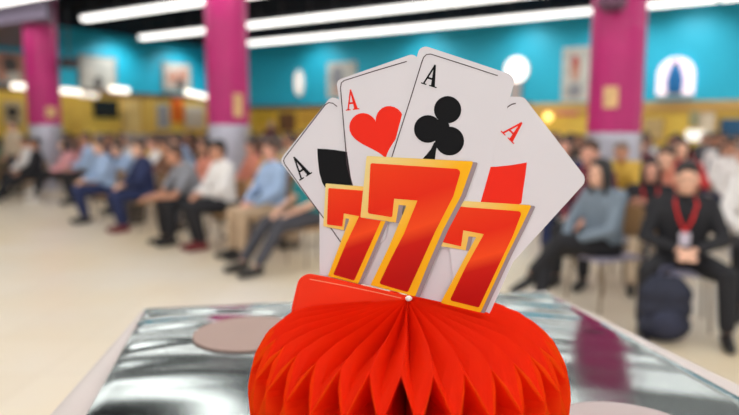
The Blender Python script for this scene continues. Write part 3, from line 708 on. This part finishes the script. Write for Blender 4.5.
CL = {n: mat('cloth_' + n.replace(' ', '_'), c, .8, var=.08, bump=.1) for n, c in {
 'white': (232, 228, 226), 'black': (26, 26, 32), 'navy blue': (30, 42, 84), 'light blue': (158, 182, 216), 'grey': (136, 138, 146), 'dark grey': (66, 66, 74),
 'pink': (226, 160, 164), 'red': (186, 40, 44), 'teal': (20, 128, 134), 'denim blue': (118, 132, 146), 'khaki': (186, 160, 132), 'peach': (216, 138, 116),
 'green': (70, 104, 78), 'beige': (206, 186, 160), 'maroon': (104, 34, 50), 'yellow': (218, 178, 76), 'brown': (112, 76, 56)}.items()}
SHOE = mat('shoe_black', (24, 22, 24), .4); SHOEW = mat('shoe_white', (222, 218, 214), .5); SHOER = mat('shoe_maroon', (110, 30, 36), .5)
LAN = mat('lanyard_red', (214, 30, 34), .6); BADGE = mat('badge_white', (216, 206, 220), .5); EYE = mat('eye_dark', (30, 24, 22), .3)
def child(name, me, m, parent):
    o = bpy.data.objects.new(name, me); COL.objects.link(o); o.parent = parent
    if not me.materials: me.materials.append(m)
    o.material_slots[0].link = 'OBJECT'; o.material_slots[0].material = m; return o
def as_mesh(mb, name):
    if isinstance(mb, bpy.types.Mesh): return mb
    me = bpy.data.meshes.new(name); me.from_pydata([tuple(q) for q in mb.v], [], mb.f); me.update(); return me
for k_ in PM:
    PM[k_]['badge'] = as_mesh(PM[k_]['badge'], 'badge'); PM[k_]['eye'] = [as_mesh(e, 'eye') for e in PM[k_]['eye']]
def person(x, y, face, pose, top, bottom, hair, hairlen, skin, label, group=None, scale=1.06, shoe=SHOE, sleeve='long', lanyard=False, near=False):
    rz = math.atan2(face[1], face[0]) + math.pi / 2
    r = thing('person', label, 'person', (x, y, 0), rz, group); r.scale = (scale,) * 3
    pm = PM[pose]
    child('body', pm['body'], SKIN[skin], r)
    child('shirt', pm['shirt'] if sleeve == 'long' else pm['tee'], CL[top], r)
    child('trousers', pm['trousers'], CL[bottom], r)
    for q in pm['shoe']: child('shoe', q, shoe, r)
    child('hair', pm[hairlen], HAIR[hair], r)
    if lanyard: child('lanyard', pm['lanyard'], LAN, r); child('badge', pm['badge'], BADGE, r)
    if near:
        for q in pm['eye']: child('eye', q, EYE, r)
    return r
# chair
chair_seat = mat('chair_seat_pale', (160, 156, 178), .5); chair_wood = mat('chair_wood', (176, 136, 92), .5); chair_leg = mat('chair_metal', (150, 132, 110), .35, metal=.6)
def make_chair():
    r = thing('stacking_chair', '', 'chair')
    s = MB(); s.box((0, .02, .435), (.42, .42, .03)); s.box((0, -.18, .43), (.38, .04, .03)); s.build('seat', chair_seat, r, world=False)
    b = MB(); b.box((0, .235, .72), (.40, .02, .24)); b.box((0, .232, .84), (.34, .022, .03)); b.build('backrest', chair_wood, r, world=False)
    fr = MB()
    for q in (-1, 1): fr.tube((q * .19, .21, .42), .011, (q * .19, .235, .83), .011, 8, 2)
    fr.tube((-.19, .222, .60), .009, (.19, .222, .60), .009, 8, 2)
    fr.build('back_frame', chair_leg, r, world=False)
    for sx in (-1, 1):
        for sy in (-1, 1):
            MB().tube((sx * .18, .02 + sy * .18, .42), .011, (sx * .20, .02 + sy * .21, .011), .011, 8, 2).build('leg', chair_leg, r, world=False)
    return r
chair0 = make_chair(); chair0.location = (0, -50, 0); used = [True]
def chair(x, y, face, label, group):
    rz = math.atan2(face[1], face[0]) + math.pi / 2
    if not used[0]: r = chair0; used[0] = True
    else:
        r = chair0.copy(); COL.objects.link(r)
        for q in chair0.children:
            e = q.copy(); e.parent = r; COL.objects.link(e)
    r.location = (x, y, 0); r.rotation_euler = (0, 0, rz); r.scale = (1.0, 1.0, 1.0)
    if x < .5:
        for q in r.children:
            if q.name.startswith('seat'): q.material_slots[0].link = 'OBJECT'; q.material_slots[0].material = chair_wood
    r['label'] = label; r['group'] = group; return r

a_ = Vector((-.727, .686)); F0 = Vector((-.80, .62)); f_ = Vector((-.78, -.63)).normalized(); b_ = Vector((.686, .727))
O0 = Vector((-.80, 6.95))
front = [  # px, extra back, pose, top, bottom, hair, len, skin, label, kw
 (310, .0, 'relaxed', 'teal', 'dark grey', 'brown', 'short', 0, 'seated person in a teal top and grey trousers half hidden by the ace of spades', dict(sleeve='tee')),
 (264, .12, 'upright', 'light blue', 'khaki', 'brown', 'short', 2, 'seated person in pale blue shirt and khaki trousers left of the ace of spades', {}),
 (224, .0, 'tucked', 'white', 'black', 'black', 'short', 1, 'seated person with black hair in a white shirt and black trousers in the front row', dict(shoe=SHOER)),
 (198, .0, 'lean', 'grey', 'black', 'brown', 'short', 1, 'person in a grey shirt leaning forward with elbows on knees', dict(sleeve='tee')),
 (162, .75, 'upright', 'peach', 'dark grey', 'black', 'long', 1, 'seated person in a peach top beside the navy suit', {}),
 (145, .0, 'tucked', 'navy blue', 'navy blue', 'brown', 'short', 0, 'seated person in a navy suit near the aisle', dict(shoe=SHOER)),
 (106, .0, 'tucked', 'light blue', 'navy blue', 'brown', 'short', 0, 'person in a light blue shirt sitting at the far end of the front row', {}),
 (258, 1.0, 'upright', 'white', 'khaki', 'black', 'short', 0, 'seated person in a white shirt in the second row behind pale blue shirt', {}),
 (180, 1.6, 'upright', 'yellow', 'black', 'black', 'long', 0, 'seated person in a yellow top in the second row behind the navy suit', {}),
 (124, .75, 'folded', 'brown', 'black', 'black', 'short', 1, 'seated person in a brown top between the pale blue shirt and navy suit', {}),
]
occupied = []
for (px, bk_, pose, top, bot, hair, hl, skn, lab, kw) in front:
    r_ = (px - CX) / F_PX; t_ = (-.8 - 6.95 * r_) / (.727 + .686 * r_)
    p = O0 + a_ * t_ + b_ * bk_
    person(p.x, p.y, f_, pose, top, bot, hair, hl, skn, lab, **kw); chair(p.x, p.y, f_, 'chair under the ' + ' '.join(lab.replace('seated ', '').split()[:12]), 'occupied chairs in the front rows'); occupied.append(p)
for (x, y, pose, top, bot, hair, hl, skn, lab, kw) in (
   (-6.55, 13.5, 'crossed', 'pink', 'black', 'black', 'long', 0, 'seated person in a pink top with white shoes across the aisle gap', dict(shoe=SHOEW)),
   (-7.35, 13.6, 'relaxed', 'black', 'black', 'black', 'short', 1, 'seated person in black jacket and black trousers at the far left', {}),
   (-8.0, 14.5, 'upright', 'white', 'black', 'black', 'short', 1, 'seated person in a white top at the left edge', {}),
   (-8.6, 13.75, 'upright', 'black', 'black', 'black', 'short', 2, 'seated person in black cut off by the left edge', {})):
    person(x, y, f_, pose, top, bot, hair, hl, skn, lab, **kw); chair(x, y, f_, 'chair under the ' + ' '.join(lab.replace('seated ', '').split()[:12]), 'occupied chairs in the front rows'); occupied.append(Vector((x, y)))
for (x, y, fc, pose, top, bot, hair, hl, skn, lab, kw) in (
   (1.96, 5.15, (-.92, -.4), 'crossed', 'denim blue', 'black', 'black', 'long', 0, 'seated person with long dark hair in a denim jacket and black trousers', dict(near=True, scale=.98)),
   (2.36, 4.62, (-.36, -.93), 'wide', 'black', 'black', 'black', 'short', 0, 'seated person in a black suit with a red lanyard and hands clasped', dict(near=True, lanyard=True, scale=.98)),
   (2.70, 5.95, (-.35, -.93), 'folded', 'black', 'beige', 'black', 'long', 2, 'seated person in black top with red lanyard and pale lap behind the black suit', dict(lanyard=True, near=True, scale=.93)),
   (3.28, 5.15, (-.5, -.86), 'upright', 'white', 'black', 'black', 'long', 1, 'seated person in a white top cut off by the right edge', dict(near=True)),
   (2.2, 6.2, (-.6, -.8), 'upright', 'maroon', 'black', 'brown', 'short', 2, 'seated person in a maroon top just behind the denim jacket', {})):
    person(x, y, fc, pose, top, bot, hair, hl, skn, lab, **kw); chair(x, y, fc, 'chair under the ' + ' '.join(lab.replace('seated ', '').split()[:12]), 'occupied chairs in the front rows'); occupied.append(Vector((x, y)))
# backpack between the feet of the person in the black suit
_p = on_floor(663, 341); bx, by = _p.x, _p.y
t = thing('backpack', 'dark navy backpack standing on the floor between black trouser legs', 'backpack', (bx, by, 0), math.radians(-12))
pk = mat('pack_navy', (30, 34, 54), .7, var=.2, scale=14, bump=.2)
m1 = MB()
for z_ in (.12, .24, .34): m1.ell((0, 0, z_), (.18, .10, .12))
m1.tube((-.06, 0, .4), .075, (.06, 0, .4), .075); me = m1.fused('pack_body', .012, 3); child('main_bag', me, pk, t)
m2 = MB(); m2.ell((0, -.085, .15), (.11, .05, .10)); me = m2.fused('front_pocket', .01, 2); child('front_pocket', me, mat('pack_navy_b', (38, 42, 66), .7, var=.2), t)
m3 = MB(); m3.tube((-.05, 0, .47), .009, (-.03, 0, .53), .009, 8, 2); m3.tube((-.03, 0, .53), .009, (.03, 0, .53), .009, 8, 2); m3.tube((.03, 0, .53), .009, (.05, 0, .47), .009, 8, 2)
me = m3.fused('handle', .005, 0); child('handle', me, mat('pack_strap', (90, 92, 120), .6), t)

# crowd in rows behind
tops = ['white', 'black', 'navy blue', 'light blue', 'grey', 'dark grey', 'pink', 'red', 'beige', 'maroon', 'peach', 'black', 'white', 'brown', 'green', 'yellow']
pillars_xy = [Vector((3.87, 9.9)), Vector((-2.79, 12.4)), Vector((-8.56, 16.5))]
rng = random.Random(11)
def wall_gap(p):
    q = Vector((p.x, p.y, 0)); return min((q - WR0).dot(NR), (q - WL0).dot(NL))
def clash(p):
    for q in occupied:
        d = p - q
        if abs(d.dot(a_)) < .63 and abs(d.dot(b_)) < .84: return True
    return any((p - q).length < 1.3 for q in pillars_xy)
def region(px, y):
    if px < 60: s = 'at the left edge'
    elif px < 210: s = 'between two left pillars'
    elif px < 360: s = 'right of mid pillar'
    elif px < 600: s = 'beside the diamond ace'
    elif px < 660: s = 'below right pillar'
    else: s = 'at far right'
    return ('nearer rows ' if y < 12 else 'far rows ') + s
n_c = 0
def add_crowd(p, fc, seated=True):
    global n_c
    px = head_px(p.x, p.y)
    top = rng.choice(tops); hair = rng.choice(['black', 'black', 'black', 'brown', 'brown', 'grey']); hl = rng.choice(['short', 'short', 'long'])
    pose = rng.choice(['upright', 'tucked', 'folded', 'relaxed', 'upright', 'lean']) if seated else 'standing'
    lab = '%s person with %s %s hair, %s top, %s' % ('seated' if seated else 'standing', hl, hair, top, region(px, p.y))
    person(p.x, p.y, fc, pose, top, rng.choice(['black', 'dark grey', 'navy blue', 'khaki']), hair, hl, rng.randrange(3), lab, 'crowd: ' + lab, scale=rng.uniform(1.0, 1.1) if p.y < 11 or not seated else rng.uniform(1.05, 1.16), lanyard=False)
    if seated:
        chair(p.x, p.y, fc, 'stacking chair under a crowd member in ' + region(px, p.y), 'crowd chairs ' + region(px, p.y))
    occupied.append(p); n_c += 1
for k_ in range(1, 16):
    for i in range(-14, 24):
        step = .68 if k_ < 4 else .72
        back_ = .95 * min(k_, 4) + 1.10 * max(0, k_ - 4)
        p = O0 + a_ * (i * step + (k_ % 2) * .3) + b_ * back_ + Vector((rng.uniform(-.05, .05), rng.uniform(-.05, .05)))
        px = head_px(p.x, p.y)
        if not (-12 < px < 318 or 548 < px < 752): continue
        if px > 548 and p.y < 6.9: continue
        if px < 120 and p.y < 13: continue
        if wall_gap(p) < 1.0: continue
        if clash(p): continue
        fc = (f_.x + rng.uniform(-.2, .2), f_.y + rng.uniform(-.2, .2)) if px < 330 else (-.45 + rng.uniform(-.2, .2), -.85)
        add_crowd(p, fc)
# people across the aisle at far left
for r_ in range(3):
    for i in range(5):
        p = Vector((-9.3 + i * .75 + r_ * .3, 15.2 + r_ * 1.1 + i * .25)) + Vector((rng.uniform(-.1, .1), rng.uniform(-.1, .1)))
        if wall_gap(p) < .8 or clash(p): continue
        if -15 < head_px(p.x, p.y): add_crowd(p, f_)
# a few people standing along the walls
for (px, Y) in ((16, 18.2), (84, 20.6), (130, 21.8), (152, 22.4), (196, 22.5), (262, 22.8), (287, 22.0), (312, 22.2), (36, 18.6), (66, 19.4), (104, 20.8), (118, 21.2), (143, 22.0), (166, 22.3), (180, 22.6), (205, 22.6), (252, 23.0), (272, 22.4), (648, 15.2), (675, 15.6), (694, 15.4), (715, 14.8), (728, 14.2), (606, 17.6), (560, 18.6), (578, 18.4), (640, 16.8), (655, 16.9), (668, 16.2), (682, 16.4), (708, 15.6), (724, 15.9), (735, 15.0)):
    p = Vector(((px - CX) / F_PX * Y, Y))
    for _ in range(40):
        if wall_gap(p) > .5 and not clash(p): break
        p -= Vector((p.x, p.y)).normalized() * .1
    else: continue
    add_crowd(p, (-p.x * .02 - .5, -1), False)
for q in list(chair0.children): bpy.data.objects.remove(q)
bpy.data.objects.remove(chair0)
